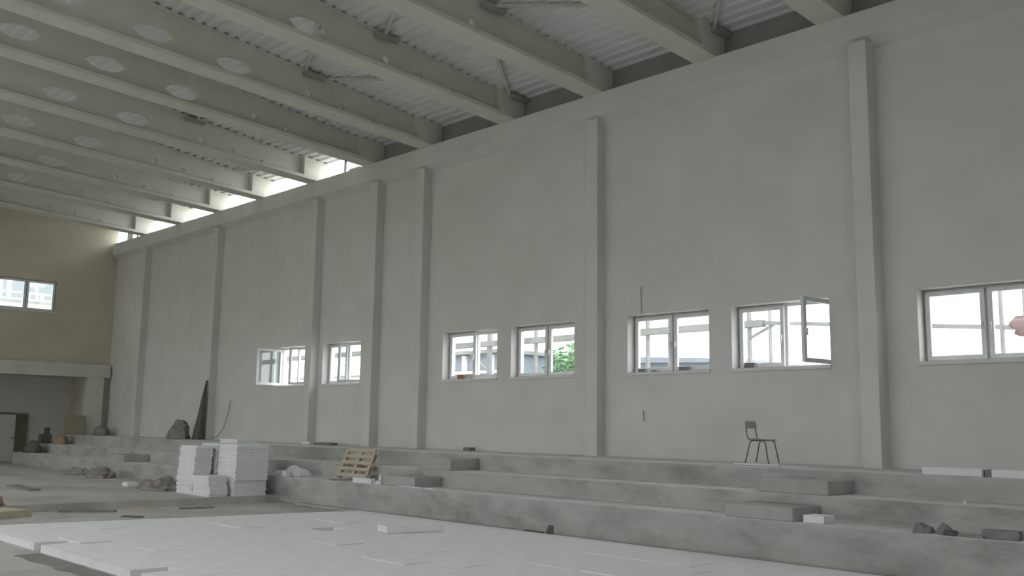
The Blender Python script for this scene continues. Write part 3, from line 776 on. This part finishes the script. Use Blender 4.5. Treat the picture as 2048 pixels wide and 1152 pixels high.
def tree(x, y, h, r, seed, lab):
    t = empty('leafy_tree', (x, y, -.1))
    MB().tube([(0, 0, 0), (.05, 0, h*.4), (-.05, .05, h*.75)], [.16, .12, .06], 8).build('trunk', M['bark'], t, smooth=True)
    rnd = random.Random(seed); bm = bmesh.new()
    for k in range(4200):
        th = rnd.uniform(0, 6.283); cz = rnd.uniform(-1, 1); rr = rnd.random()**.33
        p = Vector((r*rr*math.sqrt(1-cz*cz)*math.cos(th), r*rr*math.sqrt(1-cz*cz)*math.sin(th), h*.72+h*.30*rr*cz))
        q = Matrix.Rotation(rnd.uniform(0, 6.28), 3, 'Z') @ Matrix.Rotation(rnd.uniform(-1.2, 1.2), 3, 'X')
        s = rnd.uniform(.07, .14)
        vs = [bm.verts.new(p+q @ Vector(c)*s) for c in ((-1, 0, 0), (0, -.5, .15), (1, 0, 0), (0, .5, .15))]
        bm.faces.new(vs)
    me = bpy.data.meshes.new('crown'); bm.to_mesh(me); bm.free(); link('crown', me, M['leaf'], t)
    tag(t, lab, 'tree')
tree(-22.9, 25.9, 5.0, 1.65, 1, 'green leafy tree seen through the window beside the clad building')
tree(-5.4, 27.5, 3.6, 1.3, 2, 'low green tree seen at the bottom of the rightmost window')
t = empty('bare_shrub', (-10.2, 21.5, -.1)); rnd = random.Random(5)
mb = MB()
for k in range(26):
    x = rnd.uniform(-.5, .5); mb.tube([(x*.3, 0, 0), (x*.7, .05, 2.4), (x+rnd.uniform(-.2, .2), .1, 3.1+rnd.uniform(0, .9))], [.03, .02, .006], 5)
mb.build('twigs', M['bark'], t); tag(t, 'bare twiggy shrub seen through the open sash above the chair', 'shrub')
# hillside and roof terrace seen through the end wall window
bm = bmesh.new(); g = {}
for i in range(61):
    for j in range(13):
        y = -160+i*5; u = j/12
        z = -.5+(30.5+2*noise.noise(Vector((y*.012, 1, 0)))+1.2*noise.noise(Vector((y*.05, 2, 0))))*u**.8*min(1, max(0, (88+(u*25)-y)/20))
        g[i, j] = bm.verts.new((-150-u*50+3*noise.noise(Vector((y*.03, u*4, 0))), y, z))
for i in range(60):
    for j in range(12): bm.faces.new((g[i, j], g[i+1, j], g[i+1, j+1], g[i, j+1]))
me = bpy.data.meshes.new('hillside'); bm.to_mesh(me); bm.free()
o = link('hillside', me, M['hill'], None, True); struct(o, 'distant wooded hillside beyond the end wall')
t = empty('roof_terrace', (-58, 16, -.1))
prt('wall', MB().box(-66, -56, 8, 28, -.1, 8.05), 'outside_white', t)
prt('parapet', MB().box(-56.2, -56, 8, 28, 8.05, 8.25), 'scaffold', t)
prt('rail', MB().box(-56.15, -56.05, 8, 28, 8.62, 8.70), 'outside_white', t)
for y in (13.4, 15.0, 15.6, 17.2, 17.9, 19.6, 21.2): prt('rail_post', MB().box(-56.18, -56.02, y-.07, y+.07, 8.1, 8.66), 'outside_white', t)
prt('far_parapet', MB().box(-66, -65.6, 8, 28, 8.05, 9.45), 'outside_white', t)
for y, h in ((16.0, 9.35), (16.45, 9.45)): prt('vent_pipe', MB().tube([(-57, y, 8.05), (-57, y, h)], .11, 10), 'outside_white', t)
tag(t, 'white roof terrace with a rail seen through the high end window', 'building')
t = empty('dish_lamp', (-58.5, 18.4, 8.05))
MB().tube([(0, 0, 0), (0, 0, .9), (0, -.1, 1.35)], .07, 8).build('pole', M['outside_white'], t)
MB().tube([(0, -.1, 1.35), (0, -.1, 1.42), (0, -.1, 1.5)], [.45, .5, .1], 14).build('lamp_head', M['outside_white'], t)
tag(t, 'white dish shaped lamp standing on the roof terrace', 'lamp')

# ------------------------------------------------------------------ light
sc = bpy.context.scene
w = bpy.data.worlds.new('overcast'); sc.world = w; w.use_nodes = True
N = w.node_tree.nodes; L = w.node_tree.links
bg = N['Background']; bg.inputs['Color'].default_value = (.965, .98, 1.0, 1); bg.inputs['Strength'].default_value = 11.5
def portal(cx, cy, cz, sx, sy, rx):
    ld = bpy.data.lights.new('sky_portal', 'AREA'); ld.shape = 'RECTANGLE'; ld.size = sx; ld.size_y = sy
    ld.cycles.is_portal = True
    lo = bpy.data.objects.new('sky_portal', ld); COL.objects.link(lo); lo.location = (cx, cy, cz); lo.rotation_euler = rx
portal(-16, -.8, 10.1, 46, 2.2, (0, 0, 0))
portal(XR+.15, -1.5, 2.4, 3.4, 3.6, (R(90), 0, R(90)))

# daylight portals in the opposite wall's openings (they only guide sampling of the sky)
for a, c in ops:
    ld = bpy.data.lights.new('sky_portal', 'AREA'); ld.shape = 'RECTANGLE'; ld.size = c-a; ld.size_y = OZ-.5
    ld.cycles.is_portal = True
    lo = bpy.data.objects.new('sky_portal', ld); COL.objects.link(lo)
    lo.location = ((a+c)/2, YF-.15, (OZ+.5)/2); lo.rotation_euler = (R(90), 0, 0)
sc.view_settings.view_transform = 'Standard'; sc.view_settings.look = 'None'
sc.view_settings.exposure = -.95; sc.view_settings.gamma = 1; sc.view_settings.use_curve_mapping = False
